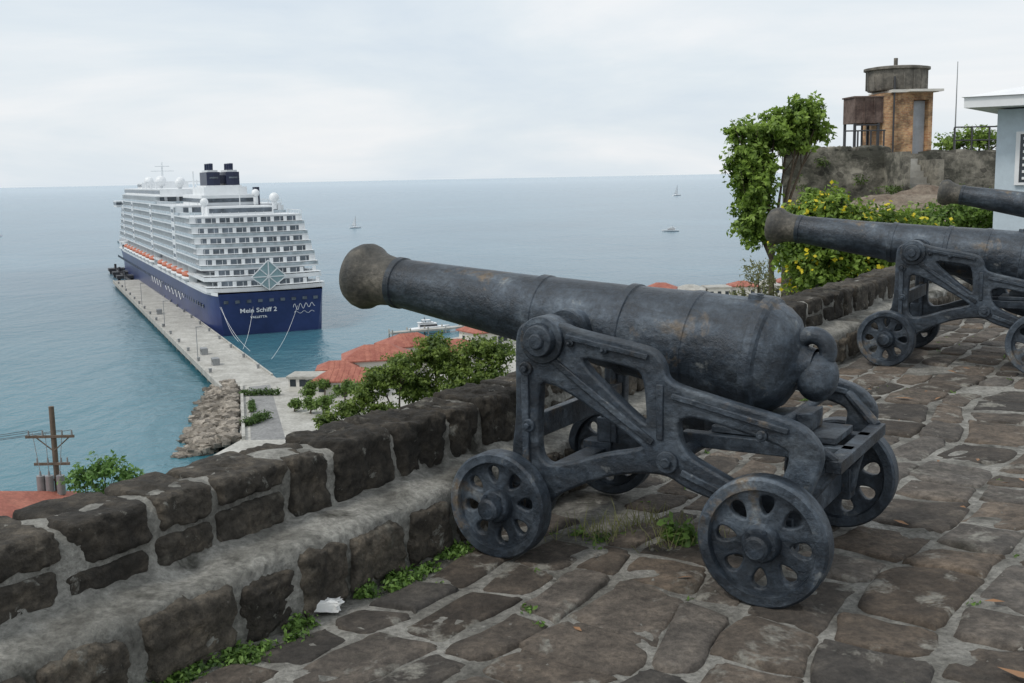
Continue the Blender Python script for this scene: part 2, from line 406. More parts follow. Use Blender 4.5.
def cubegrid(n):
    idx={};vs=[];fs=[]
    def gv(p):
        k=tuple(round(x,4) for x in p)
        if k not in idx: idx[k]=len(vs); vs.append(p)
        return idx[k]
    for ax in range(3):
        for sg in(-1,1):
            for i in range(n):
                for j in range(n):
                    q=[]
                    for a,b in((0,0),(1,0),(1,1),(0,1)):
                        p=[0,0,0]; p[ax]=sg; p[(ax+1)%3]=-1+2*(i+a)/n; p[(ax+2)%3]=-1+2*(j+b)/n
                        q.append(gv(tuple(p)))
                    if sg<0:q.reverse()
                    fs.append(tuple(q))
    return vs,fs
G={n:cubegrid(n) for n in(3,5,10,18)}
def rblock(mb,c,h,rad,amp,n,fn,sd):
    gv,gf=G[n]; out=[]
    rough=n>=10
    for p in gv:
        x=[p[i]*h[i] for i in range(3)]; cl=[max(-(h[i]-rad),min(h[i]-rad,x[i])) for i in range(3)]
        d=Vector([x[i]-cl[i] for i in range(3)]); L=d.length
        v=Vector(cl)+(d/L*rad if L>1e-6 else Vector((0,0,0)))
        f=1/max(h)
        dd=amp*nz(v.x*f*1.3+sd,v.y*f*1.3,v.z*f*1.3)+amp*.6*nz(v.x*f*4+sd,v.y*f*4,v.z*f*4)+amp*.35*nz(v.x*f*9+sd,v.y*f*9,v.z*f*9)
        if rough: dd+=.006*nz(v.x*45+sd,v.y*45,v.z*45)
        u=v.normalized(); v=v+u*dd
        out.append(fn(c[0]+v.x,c[1]+v.y,c[2]+v.z))
    mb.add(out,gf)
mb=MB(); s=S0-9
while s<S1:
    ln=random.uniform(.2,.40) if s<6 else random.uniform(.25,.55)
    k=random.uniform(.65,1.5); mb.col=(.056*k,.050*k,.042*k)
    det=18 if -3<s<4 else (10 if s<9 else 5)
    if s>S0:
        if random.random()<.68:
            rblock(mb,(s+ln/2,-.393+random.uniform(-.012,.012),.402+random.uniform(-.015,.012)),(ln/2-random.uniform(.008,.022),.168,.128),.035,.026,det,SQ,random.random()*99)
        else:
            t=random.uniform(-.03,.03)
            rblock(mb,(s+ln/2,-.393,.336+t/2),(ln/2-.014,.168,.055+t/2),.025,.016,det,SQ,random.random()*99)
            rblock(mb,(s+ln/2+.02,-.395,.468+t/2),(ln/2-.015,.162,.060-t/2),.028,.02,det,SQ,random.random()*99)
    s+=ln+random.uniform(.0,.022)
s=S0-8
while s<S1:
    ln=random.uniform(.18,.40); k=random.uniform(.7,1.9); mb.col=(.060*k,.053*k,.044*k)
    det=18 if -3<s<3 else (10 if s<9 else 5)
    rblock(mb,(s+ln/2,-.086,.120+random.uniform(-.015,.012)),(ln/2-.006,.118,.112+random.uniform(-.022,.012)),.035,.024,det,SQ,random.random()*99)
    s+=ln+random.uniform(.01,.05)
mb.build('stone_blocks',M['block'],pe,75,attr=True,fixn=False)

# ------------------------------------------------------------------ cannon
def chaikin(p,k=2,q=.22):
    for _ in range(k):
        o=[]
        for i in range(len(p)):
            a,b=p[i],p[(i+1)%len(p)]
            o.append((a[0]*(1-q)+b[0]*q,a[1]*(1-q)+b[1]*q)); o.append((a[0]*q+b[0]*(1-q),a[1]*q+b[1]*(1-q)))
        p=o
    return p
def curvemesh(name,loops,ext,bev,mat):
    cu=bpy.data.curves.new(name,'CURVE'); cu.dimensions='2D'; cu.fill_mode='BOTH'; cu.extrude=ext; cu.bevel_depth=bev; cu.bevel_resolution=2
    for l in loops:
        sp=cu.splines.new('POLY'); sp.points.add(len(l)-1)
        for i,p in enumerate(l): sp.points[i].co=(p[0],p[1],0,1)
        sp.use_cyclic_u=True
    ob=bpy.data.objects.new(name+'_tmp',cu); col.objects.link(ob)
    dg=bpy.context.evaluated_depsgraph_get(); me=bpy.data.meshes.new_from_object(ob.evaluated_get(dg))
    bpy.data.objects.remove(ob); me.name=name
    me.transform(Matrix.Rotation(math.pi/2,4,'X')); me.materials.clear(); me.materials.append(mat)
    me.polygons.foreach_set('use_smooth',[True]*len(me.polygons)); me.set_sharp_from_angle(angle=math.radians(35))
    return me
outl=[(.015,.17),(.02,.45),(.045,.60),(.045,.9),(.06,.965),(.1,.985),(.25,.985),(.3,.965),(.60,.915),(.655,.90),(.69,.86),(.70,.80),(.745,.77),(.95,.725),(1.15,.685),(1.245,.655),(1.30,.60),(1.315,.54),(1.27,.42),(1.235,.30),(1.22,.18),(1.06,.18),(1.02,.30),(.93,.35),(.80,.385),(.72,.43),(.60,.425),(.46,.395),(.32,.335),(.20,.27),(.16,.17)]
h1=[(.145,.80),(.13,.62),(.125,.44),(.17,.385),(.27,.40),(.43,.46),(.60,.50),(.64,.53)]
h2=[(.27,.885),(.59,.845),(.63,.80),(.645,.60),(.59,.62)]
h3=[(.745,.695),(1.15,.605),(1.215,.57),(1.20,.48),(1.13,.385),(1.04,.39),(.93,.435),(.76,.515)]
neg=lambda l:[(-a,z) for a,z in l]
brk=curvemesh('bracket',[neg(chaikin(outl,2))]+[neg(chaikin(h,2)) for h in (h1,h2,h3)],.018,.012,M['iron'])
def wheelmesh(R,name):
    nh=8; circ=[(R*.93*math.cos(2*math.pi*i/64),R*.93*math.sin(2*math.pi*i/64)) for i in range(64)]
    loops=[circ]
    for k in range(nh):
        a=2*math.pi*k/nh; h=[]
        for i in range(16):
            t=2*math.pi*i/16; x=R*.57+R*.19*math.cos(t); y=R*.14*math.sin(t)*(1+.35*math.cos(t))
            h.append((x*math.cos(a)-y*math.sin(a),x*math.sin(a)+y*math.cos(a)))
        loops.append(h)
    me=curvemesh(name+'_web',loops,.010,.008,M['iron'])
    mb=MB()
    hw=.046
    mb.lathe([(-hw,R*.82),(-hw,R*.96),(-hw*.75,R),(hw*.75,R),(hw,R*.96),(hw,R*.82),(hw*.7,R*.80),(-hw*.7,R*.80),(-hw,R*.82)],'Y',64)
    mb.lathe([(-.07,0.001),(-.07,.06),(-.05,.072),(.045,.072),(.06,.062),(.062,.048),(.105,.046),(.115,.036),(.117,0.001)],'Y',40)
    for k in range(5):
        a=2*math.pi*k/5; mb.cyl((.055*math.cos(a),.05,.055*math.sin(a)),(.055*math.cos(a),.068,.055*math.sin(a)),.008,.008,8)
    ob=mb.build(name,M['iron'],None,35); me2=ob.data; bpy.data.objects.remove(ob)
    return me,me2
wf=wheelmesh(.228,'front_wheel'); wr=wheelmesh(.247,'rear_wheel')
def barrelmesh():
    mb=MB()
    P=[(1.15,.0005),(1.15,.072),(1.335,.075),(1.345,.085),(1.345,.125),(1.335,.142),(1.30,.160),(1.265,.166),(1.24,.160),(1.215,.143),(1.17,.128),(1.12,.121),(1.085,.119),
       (1.08,.127),(1.05,.127),(1.045,.12),(.75,.135),(.4,.153),(.275,.160),(.27,.170),(.235,.170),(.23,.166),(.1,.174),(.0,.180),(-.1,.187),(-.17,.19),(-.175,.202),(-.205,.202),(-.21,.196),
       (-.45,.214),(-.475,.222),(-.505,.222),(-.51,.218),(-.7,.230),(-.765,.235),(-.77,.248),(-.80,.250),(-.815,.243),(-.825,.228),(-.86,.215),(-.90,.185),(-.925,.14),(-.94,.10),(-.95,.085),(-.975,.075),(-1.0,.072)]
    mb.lathe(P,'X',72,0,lambda k:2 if k<2 else (1 if k<12 else 0))
    mb.sphere((-1.02,0,-.04),.088,28,18,0,(.95,1,1.15))
    mb.torus((-.985,0,.062),.062,.036,'Y',32,14)
    mb.cyl((-.94,0,.05),(-.85,0,.04),.06,.09,20)
    mb.cyl((0,-.49,-.01),(0,.49,-.01),.062,.062,32)
    mb.cyl((0,-.26,-.01),(0,.26,-.01),.09,.09,32)
    mb.box(-.79,-.70,-.03,.03,.222,.247); mb.cyl((-.74,0,.2),(-.74,0,.252),.014,.014,10)
    ob=mb.build('barrel',[M['iron'],M['iron_muzzle'],M['bore']],None,28); me=ob.data; bpy.data.objects.remove(ob); return me
bar=barrelmesh()
def framemesh():
    mb=MB()
    for sg in(-1,1):
        y=.42*sg
        mb.cyl((-.17,y-.05,.925),(-.17,y+.05,.925),.098,.098,36)
        mb.cyl((-.17,y+sg*.05,.925),(-.17,y+sg*.085,.925),.07,.064,28)
        mb.cyl((-.17,y+sg*.085,.925),(-.17,y+sg*.10,.925),.035,.03,16)
        for bx,bz,br in((-.09,.80,.03),(-.722,.475,.045),(-.10,.56,.028),(-1.1,.62,.022),(-.30,.92,.016),(-.45,.90,.016)):
            mb.cyl((bx,y-.045,bz),(bx,y+.045,bz),br,br,18); mb.cyl((bx,y+sg*.045,bz),(bx,y+sg*.062,bz),br*.55,br*.5,6)
        def rib(a,b,wd,t):
            ax,az=-a[0],a[1]; bx,bz=-b[0],b[1]; d=Vector((bx-ax,0,bz-az)); L=d.length; d.normalize(); nn=Vector((-d.z,0,d.x))
            p0=Vector((ax,y,az)); pts=[]
            for yy in(-t,t):
                for u,v in((0,-wd),(L,-wd),(L,wd),(0,wd)):
                    q=p0+d*u+nn*v; pts.append((q.x,y+yy,q.z))
            mb.add(pts,[(0,3,2,1),(4,5,6,7),(0,1,5,4),(1,2,6,5),(2,3,7,6),(3,0,4,7)])
        rib((.2,.855),(.66,.545),.014,.041); rib((.085,.30),(.085,.80),.016,.043); rib((.28,.945),(.64,.885),.012,.045)
        rib((.74,.74),(1.2,.645),.012,.042); rib((.78,.44),(1.05,.34),.014,.040)
        rib((.69,.56),(.69,.78),.014,.039)
        mb.box(-.075,.075,y-.05,y+.05,.16,.30); mb.box(-1.225,-1.06,y-.05,y+.05,.17,.32)
        mb.box(-.075,.0,y-.047,y+.047,.30,.42)
    mb.cyl((0,-.6,.228),(0,.6,.228),.032,.032,20); mb.cyl((-1.141,-.6,.247),(-1.141,.6,.247),.032,.032,20)
    mb.cyl((-.722,-.42,.475),(-.722,.42,.475),.028,.028,16)
    mb.box(-.05,.05,-.385,.385,.19,.27); mb.box(-1.19,-1.09,-.385,.385,.20,.30)
    mb.box(-.13,-.09,-.39,.39,.50,.60)
    mb.cyl((-1.1,-.42,.62),(-1.1,.42,.62),.02,.02,12)
    mb.box(-1.36,-.66,-.16,-.10,.47,.53); mb.box(-1.36,-.66,.10,.16,.47,.53)
    mb.box(-1.37,-1.31,-.36,.36,.48,.53); mb.box(-1.29,-.78,-.13,.13,.533,.562)
    mb.add([(-1.18,-.08,.564),(-.85,-.08,.564),(-.85,.08,.564),(-1.18,.08,.564),(-1.18,-.08,.64),(-.85,-.08,.60),(-.85,.08,.60),(-1.18,.08,.64)],[(0,3,2,1),(4,5,6,7),(0,1,5,4),(1,2,6,5),(2,3,7,6),(3,0,4,7)])
    for sg in(-1,1):
        mb.cyl((-1.34,.27*sg,.5),(-1.2,.40*sg,.3),.022,.022,10); mb.cyl((-1.34,.33*sg,.52),(-1.2,.40*sg,.64),.022,.022,10)
    ob=mb.build('carriage_frame',M['iron'],None,35); me=ob.data; bpy.data.objects.remove(ob)
    return me
frm=framemesh()
def link(name,me,parent,loc=(0,0,0),rot=(0,0,0),bev=0):
    o=bpy.data.objects.new(name,me); col.objects.link(o); o.parent=parent; o.location=loc; o.rotation_euler=rot
    if bev:
        m=o.modifiers.new('bevel','BEVEL'); m.width=bev; m.segments=2; m.limit_method='ANGLE'; m.angle_limit=math.radians(50)
    return o
RZ=math.atan2(.517,-.856)
def cannon(loc,elev=.13,rz=RZ):
    e=empty('cannon',loc,rz)
    link('barrel',bar,e,(-.17,0,.945),(0,-elev,0))
    link('bracket_near',brk,e,(0,.42,0)); link('bracket_far',brk,e,(0,-.42,0))
    link('carriage_frame',frm,e,bev=.006)
    for nm,ms,x,z in(('front_wheel',wf,0,.228),('rear_wheel',wr,-1.141,.247)):
        for sg in(-1,1):
            a=random.random()*6
            for i,m in enumerate(ms):
                link(nm+('_web' if i==0 else '_rim'),m,e,(x,.535*sg,z),(0,a,0 if sg>0 else math.pi))
    return e
cannon((.214,4.941,.012))
cannon((3.33,9.33,.012))
cannon((6.52,13.65,.14),.17)
cannon((9.6,17.9,.3),.2)

# ------------------------------------------------------------------ small things on terrace
def tuft(name,pts,n,size,h,gap=-.3):
    blobs=[((x,y,h*.4),(rr,rr,h)) for x,y,rr in pts]
    return foliage(name,blobs,n,size,(.05,.11,.02),(.2,.34,.07),asp=.5,seed=len(pts)+n,gap=gap)
tuft('weed',[(.715,4.61,.08),(.75,4.6,.06),(.68,4.66,.05)],420,.04,.085)
tuft('weed',[(.373,4.69,.09),(.28,4.75,.06),(.5,4.72,.05)],160,.03,.03)
tuft('weed',[(.05,3.9,.04),(.09,3.75,.03)],90,.022,.02)
strip=[]
for i in range(80):
    s=random.uniform(-2.6,.1)
    if nz(s*2.2,7)<-.15: continue
    p=SQ(s,random.uniform(.02,.13)); strip.append((p[0],p[1],random.uniform(.03,.07)))
tuft('grass_strip',strip,9000,.02,.035)
cr=[]
for i in range(90):
    p=SQ(random.uniform(-2,9),random.uniform(.2,3)); cr.append((p[0],p[1],.035))
tuft('joint_weeds',cr,1500,.02,.014)
mb=MB()
for i in range(260):
    cx,cy=random.choice(((.38,4.75),(.62,4.85),(.72,4.62)))
    x=cx+random.gauss(0,.1); y=cy+random.gauss(0,.07); a=random.random()*6; h=random.uniform(.03,.12); l=random.uniform(.02,.09)
    d=Vector((math.cos(a)*l,math.sin(a)*l,h)); p=Vector((x,y,0)); wv=Vector((.0018,0,0))
    mb.add([p-wv,p+wv,p+d*.6+Vector((0,0,h*.15))+wv*.6,p+d,p+d*.6+Vector((0,0,h*.15))-wv*.6],[(0,1,2,3,4)])
mb.build('dry_grass',plain('dry_grass_blades',(.22,.23,.09),.8),fixn=False)
mb=MB(); 
gv,gf=G[5]
mb.add([(-.72+p[0]*.055*(1+.5*nz(*[c*2 for c in p])),3.93+p[1]*.035*(1+.5*nz(p[1]*3,p[0]*3)),.03+p[2]*.018*(1+.9*nz(p[0]*4,p[1]*4,p[2]))) for p in gv],gf)
mb.build('crumpled_paper',M['paper'])
mb=MB()
for i in range(90):
    p=Vector(SQ(random.uniform(-1.5,7),random.uniform(.3,4.5),.028)); a=random.random()*6; L=random.uniform(.015,.04) if random.random()<.93 else .08
    d=Vector((math.cos(a),math.sin(a),random.uniform(-.1,.2)))*L; e2=Vector((-math.sin(a),math.cos(a),.1))*L*.3
    mb.add([p-d,p+e2,p+d,p-e2+Vector((0,0,.006))],[(0,1,2,3)])
mb.build('fallen_leaves',M['dryleaf'],fixn=False)

# ------------------------------------------------------------------ hill and harbour land
mb=MB(); gx=np.arange(-130,160,4.); gy=np.arange(-30,330,4.); vs=[]
m_=Vector((-W.y,W.x,0))
for y in gy:
    for x in gx:
        d=(Vector((x,y,0))-O).dot(m_)
        z=-3-.45*max(0,d-2)+1.2*nz(x*.06,y*.06)
        z+=4.2*math.exp(-((x-11)**2+(y-32)**2)/80.)
        z=min(z,-1.6)
        z=max(z,LAND-1.5)
        if y>170 and x<20: z=LAND-6
        if x<-30 and y>130: z=LAND-6
        vs.append((x,y,z))
n=len(gx)
mb.add(vs,[(j*n+i,j*n+i+1,(j+1)*n+i+1,(j+1)*n+i) for j in range(len(gy)-1) for i in range(n-1)])
mb.build('fort_hill',M['grass'],None,80,fixn=False)
shore=[(-75,20),(-52,100),(-40.8,160),(-51.7,205),(-57,211),(-40,213),(-38,228),(-10,268),(30,330),(44,352),(90,372),(160,372),(160,20)]
mb=MB(); mb.prism(shore,SEA-3,LAND)
mb.build('harbour_ground',M['concrete'])
mb=MB(); mb.prism([(-39.2,160),(-49.5,203),(-46,205),(-34,160)],LAND,LAND+.02); mb.build('promenade_road',M['asphalt'])
mb=MB(); a=Vector((-40.5,160,0)); b=Vector((-51.4,204,0)); d=(b-a).normalized(); n_=Vector((d.y,-d.x,0))
mb.prism([(p.x,p.y) for p in (a,b,b+n_*.5,a+n_*.5)],LAND,LAND+.6)
mb.build('sea_wall',M['concrete'])
mb=MB()
for i in range(620):
    t=random.random(); u=random.random()
    a=Vector((-41.5,160,0)).lerp(Vector((-53,206,0)),t); b=Vector((-50.0,158,0)).lerp(Vector((-60.3,214,0)),t)
    p=a.lerp(b,u); z=LAND+.3-u*3.0; k=random.uniform(.45,1.5); mb.col=(k,k*.97,k*.93)
    sz=random.uniform(.5,1.25); rr=random.random()*6
    def fn(x,y,zz,p=p,rr=rr,z=z): return (p.x+x*math.cos(rr)-y*math.sin(rr),p.y+x*math.sin(rr)+y*math.cos(rr),z+zz)
    rblock(mb,(0,0,0),(sz,sz*random.uniform(.6,.9),sz*random.uniform(.5,.8)),sz*.25,sz*.5,3,fn,random.random()*99)
mb.build('boulder_revetment',M['rock'],None,25,attr=True,fixn=False)

# pier
PD=Vector((-.404,.915,0)).normalized(); PN=Vector((.915,.404,0)).normalized(); PA=Vector((-56,210.8,0))-PN*2.2
pe2=empty('concrete_pier',(PA.x,PA.y,0),math.atan2(PD.y,PD.x))
mb=MB(); mb.box(-8,250,-11.6,0,LAND-.9,LAND+.05); mb.box(-8,250,-.4,0,LAND+.052,LAND+.35); mb.box(0,250,-11.6,-11.2,LAND+.052,LAND+.35)
mb.build('deck',M['concrete'],pe2)
mb=MB()
for x in range(4,250,8):
    for y in(-1,-6,-10.6): mb.cyl((x,y,SEA-3),(x,y,LAND-.9),.5,.5,8)
mb.build('piles',M['tank'],pe2)
mb=MB()
for x in range(10,250,16):
    mb.cyl((x,-1.0,LAND),(x,-1.0,LAND+.9),.25,.35,8); mb.cyl((x,-10.6,LAND),(x,-10.6,LAND+.9),.25,.35,8)
for x in(30,90,150,210): mb.cyl((x,-1.4,LAND),(x,-1.4,LAND+7),.1,.07,6); mb.box(x-.1,x+.1,-2.6,-1.3,LAND+6.9,LAND+7.05)
for x in (18,34,120): mb.box(x,x+2.4,-4.2,-2.8,LAND+.06,LAND+1.5); mb.box(x+.2,x+2.2,-4.25,-2.75,LAND+.7,LAND+1.2,1)
mb.build('bollards_and_lamps',[M['metalgrey'],M['window']],pe2)
de=empty('mooring_dolphin',(PA.x,PA.y,0),math.atan2(PD.y,PD.x)); mb=MB()
for x in(268,290,312):
    mb.box(x,x+7,-10,-3,LAND-.8,LAND+.4); 
    for y in(-9,-4): mb.cyl((x+3,y,SEA-3),(x+3,y,LAND),.6,.6,8)
    mb.cyl((x+3,-6,LAND),(x+3,-6,LAND+2.4),.5,.5,8)
mb.box(250,312,-6.8,-5.8,LAND-.3,LAND+.1)
for x in range(252,312,4): mb.box(x,x+.2,-6.8,-6.6,LAND,LAND+1.2)
mb.build('platforms',M['darkmetal'],de)

# ------------------------------------------------------------------ cruise ship
SX,SY=.80,1.19
sh=empty('cruise_ship',(-63.6,290.6,SEA),math.atan2(.915,-.404)+.012); sh.scale=(SX,SY,1)
st=[(0,11.6,10.6),(3,12.2,11.6),(12,13.1,12.8),(40,13.3,13.2),(285,13.3,13.0),(315,12.4,10.2),(338,9.6,6.2),(354,6.0,2.6),(364,3.0,.7),(371,.6,.1)]
zl=[-3,0,2.2,6,9.4,11.2]
mb=MB(); vs=[]
for x,bd,bw in st:
    row=[]
    for z in zl:
        f=max(0,z)/11.2; h=bw+(bd-bw)*f; xx=x-(1-f)*(10 if x>350 else 0)+(1-f)*(2.0 if x<1 else 0)
        row.append((xx,h,z))
    vs+=row+[(a,-b,c) for a,b,c in reversed(row)]
k=len(zl)*2
fs=[(j*k+i,(j+1)*k+i,(j+1)*k+i+1,j*k+i+1) for j in range(len(st)-1) for i in range(k-1)]
fs+=[tuple(range(k))]; 
mb.add(vs,fs,0)
mb.add([(x,b,11.2) for x,b,_ in st]+[(x,-b,11.2) for x,b,_ in st],[(i,i+1,len(st)+i+1,len(st)+i) for i in range(len(st)-1)],1)
mb.build('hull',[M['hull'],M['shipwhite']],sh,30)
mb=MB()
for sg in(-1,1):
    for i in range(len(st)-1):
        (x0,b0,_),(x1,b1,_)=st[i],st[i+1]
        mb.add([(x0,sg*(b0+.06),10.7),(x1,sg*(b1+.06),10.7),(x1,sg*(b1+.06),11.6),(x0,sg*(b0+.06),11.6)],[(0,1,2,3)],0)
    for i in range(4,len(st)-1):
        (x0,b0,_),(x1,b1,_)=st[i],st[i+1]
        mb.add([(x0,sg*(b0+.03),11.5),(x1,sg*(b1+.03),11.5),(x1,sg*(b1+.5),14.6),(x0,sg*(b0+.5),14.6)],[(0,1,2,3)],0)
    for x in range(16,320,5):
        mb.box(x,x+1.1,sg*13.25-.12,sg*13.25+.12,6.6,7.6,1)
for y in np.arange(-10,10.1,2.5): mb.box(-.06,.1,y-.5,y+.5,8.6,9.4,1)
mb.build('hull_trim',[M['shipwhite'],M['shipglass']],sh)
def aft(xa,hw,xf,bow=0):
    p=[(xa+3.0*abs(t)**3,-hw*t) for t in np.linspace(1,-1,13)]
    if bow: p+=[(xf-bow,hw),(xf,hw*.45),(xf,-hw*.45),(xf-bow,-hw)]
    else: p+=[(xf,hw),(xf,-hw)]
    return p[::-1]
mb=MB()
DZ=2.7; ND=9
def lev(i): return 11.5+DZ*i
for i in range(ND+1):
    z=lev(i); xf=316-4.5*i
    xa=3+4.2*i if i<=7 else (64 if i==8 else 120)     # two upper decks start further forward
    rec=(i<2); hw=13.5 if not rec else 13.4
    mb.prism(aft(xa,hw-(.0 if i<ND else .3),xf,10),z-.2,z+.2,0)
    if i<ND:
        xn=xa if i<7 else (xa+24 if i==7 else 122)
        if i>=7:   # open sun deck railing aft of the set-back
            mb.prism(aft(xa+.05,hw-.05,xa+14,0),z+.203,z+.3,0)
            for x in np.arange(xa+1,xn,2.5):
                for sg in(-1,1): mb.box(x,x+.12,sg*(hw-.2)-.05,sg*(hw-.2)+.05,z+.2,z+1.3,0)
            for sg in(-1,1): mb.box(xa+2,xn,sg*(hw-.2)-.05,sg*(hw-.2)+.05,z+1.2,z+1.32,0)
            for y in np.arange(-12,12.1,2): mb.box(xa+.4+3*abs(y/13)**3,xa+.52+3*abs(y/13)**3,y-.05,y+.05,z+.2,z+1.3,0)
        if rec: mb.prism(aft(xa+.05,hw-.05,30,0),z+.203,z+.9,0)
        else: mb.prism(aft(xn+.06,hw-.05,xf-.1,10),z+.206,z+1.0,3)
        mb.prism(aft(xn+2.6,hw-(1.6 if not rec else 3.5),xf-1.4,10),z+.209,z+DZ-.22,2)
        if not rec:
            for x in np.arange(xn+6,xf-12,3.9):
                for sg in(-1,1): mb.box(x,x+.34,sg*(hw-.9)-.78,sg*(hw-.9)+.78,z+.24,z+DZ-.23,0)
        for j,y in enumerate(np.arange(-12,12.1,1.6)):
            cxx=3*abs(y/13.5)**3
            if j%2==0: mb.box(xn+2.1+cxx,xn+2.58+cxx,y-.4,y+.4,z+.24,z+DZ-.23,0)
            if i<7: mb.box(xn+.3+cxx,xn+.42+cxx,y-.05,y+.05,z+.24,z+DZ-.22,0)
        if i<7: mb.prism(aft(xa+.02,hw-.02,xa+14,0),z+1.12,z+1.19,0)
for sg in(-1,1):
    for x,wd in((70,8),(140,7),(215,7),(262,6)):
        mb.box(x,x+wd,sg*12.7-.7,sg*12.7+.87,17.2,lev(8),0)
        for i in range(2,8): mb.box(x+1,x+wd-1,sg*12.7-.6,sg*12.7+.9,lev(i)+.9,lev(i)+1.9,2)
T=lev(8)   # 33.1
mb.box(44,58,-8,8,lev(7)+.2,T,0); mb.box(43.9,58,-7.6,7.6,lev(7)+.9,T-.5,2)
mb.box(64,112,-7,7,T+.2,T+3.2,0); mb.box(63.9,112,-7.1,7.1,T+1,T+2.2,2); mb.box(72,100,-5.5,5.5,T+3.2,T+5.6,0)
mb.prism(aft(122,12.0,282,8),lev(9)+.2,lev(9)+2.4,0); mb.prism(aft(123,12.1,281,8),lev(9)+.8,lev(9)+2.0,2)
mb.box(245,264,-8,8,lev(9)+2.4,lev(9)+4.8,0); mb.box(246,264.1,-8.1,8.1,lev(9)+3,lev(9)+4.1,2)
mb.box(276,292,-15,15,30.2,32.9,0); mb.box(276,292.2,-15.1,15.1,31.2,32.4,2)
mb.build('superstructure',[M['shipwhite'],M['hull'],M['shipglass'],M['balcony']],sh)
mb=MB(); Z=T+5.6
for sg in(-1,1):
    mb.prism([(76,sg*2.5-1.7),(94,sg*2.5-1.5),(97,sg*2.5),(94,sg*2.5+1.5),(76,sg*2.5+1.7),(75,sg*2.5)],Z+.5,Z+4.6,0)
    mb.prism([(77,sg*2.5-1.3),(92,sg*2.5-1.1),(92,sg*2.5+1.1),(77,sg*2.5+1.3)],Z+4.6,Z+5.2,1)
    for x in(80,85,90): mb.cyl((x,sg*2.6,Z+4.8),(x-.6,sg*2.6,Z+7.2),.55,.55,10,0)
mb.box(78,92,-.9,.9,Z+1,Z+3.6,0); mb.box(75.2,97,-4.6,4.6,Z,Z+.49,1); mb.box(108,116,-6.5,-4.7,T+3,T+7.4,0); mb.box(64,68,-7.6,-6.4,T,T+5.4,0)
mb.box(74.8,75.0,-3.6,-1.4,Z+2.6,Z+3.1,2); mb.box(74.8,75.0,1.4,3.6,Z+2.6,Z+3.1,2)
mb.build('funnel',[M['funnel'],M['shipwhite'],M['shipglass']],sh)
mb=MB(); U=lev(9)+2.4
for x,y,z,rr in((52,-9.5,T+2.2,1.5),(60,-6,T+3.6,1.2),(50,8,T+1.4,1.2),(130,6,U+2,1.6),(140,-6,U+2.2,1.5),(215,4,U+2.8,2.2),(232,-4,U+2.6,1.9),(238,6,U+2.8,2.0)):
    mb.sphere((x,y,z),1,16,10,0,(rr/SX,rr/SY,rr)); mb.cyl((x,y,z-3.5),(x,y,z-1),.6,.6,8)
mb.cyl((254,0,U+2),(254,0,U+11),.4,.2,8); mb.box(253.5,254.5,-4,4,U+7,U+7.3); mb.box(253.5,254.5,-2.5,2.5,U+9,U+9.3)
mb.cyl((150,0,U),(150,0,U+6),.3,.2,8); mb.cyl((45,0,lev(7)),(45,0,T+6),.15,.1,8); mb.cyl((112,3,T),(112,3,T+8),.2,.12,8)
for x in(160,180,200): mb.box(x,x+1,-10,10,U+2.2,U+2.6); mb.cyl((x,-10,U),(x,-10,U+2.4),.3,.3,6); mb.cyl((x,10,U),(x,10,U+2.4),.3,.3,6)
mb.build('radomes_and_masts',M['shipwhite'],sh,40)
mb=MB()
for sg in(-1,1):
    for x in list(range(46,125,14))+list(range(146,268,14)):
        for (zz,hh,ww,mi) in((12.7,1.1,1.45,1),(13.7,1.0,1.35,0)):
            mb.sphere((x+5,sg*12.9,zz),1,14,8,mi,(5.6,ww,hh))
        mb.box(x-1.1,x-.6,sg*12.2-.9,sg*12.2+1.0,11.6,16.9,1)
mb.build('lifeboats',[M['orange'],M['shipwhite']],sh,50)
mb=MB()
mb.add([(2.4,0,19.4),(2.4,-3.9,15.0),(2.4,0,11.4),(2.4,3.9,15.0)],[(0,1,2,3)],0)
for a,b in(((0,19.4),(-3.9,15)),((-3.9,15),(0,11.4)),((0,11.4),(3.9,15)),((3.9,15),(0,19.4)),((0,19.4),(0,11.4)),((-3.9,15),(3.9,15)),((-2,17.2),(2,12.9)),((2,17.2),(-2,12.9))):
    mb.cyl((2.3,a[0],a[1]),(2.3,b[0],b[1]),.15,.15,6,1)
mb.build('diamond_window',[M['teal'],M['shipwhite']],sh)
def text(body,size,loc,rot,name):
    cu=bpy.data.curves.new(name,'FONT'); cu.body=body; cu.size=size; cu.align_x='CENTER'; cu.extrude=.03; cu.offset=.02
    o=bpy.data.objects.new(name,cu); col.objects.link(o); o.data.materials.append(M['white']); o.parent=sh; o.location=loc; o.rotation_euler=rot
text('Mein Schiff 2',1.6,(-.02,3.0,6.0),(math.radians(90),0,math.radians(-90)),'ship_name_lettering')
text('VALLETTA',.8,(.3,3.0,4.4),(math.radians(90),0,math.radians(-90)),'home_port_lettering')
mb=MB()
def sw(pts,r=.09):
    for a,b in zip(pts[:-1],pts[1:]): mb.cyl(a,b,r,r,5)
sw([(.05,-4.8-t*5.0,6.6+.9*math.sin(t*24)*(1-.5*t)+.6*t) for t in np.linspace(0,1,50)],.06)
sw([(.2,-5-t*4.6,5.2+.3*math.sin(t*16)) for t in np.linspace(0,1,30)],.05)
sw([(60+t*50,13.4,6.2+1.1*math.sin(t*32)*(1-.4*t)) for t in np.linspace(0,1,90)],.08)
sw([(120+t*40,13.4,6.2+1.0*math.sin(t*29+1)) for t in np.linspace(0,1,80)],.08)
mb.build('hull_lettering_script',M['white'],sh)
mb=MB()
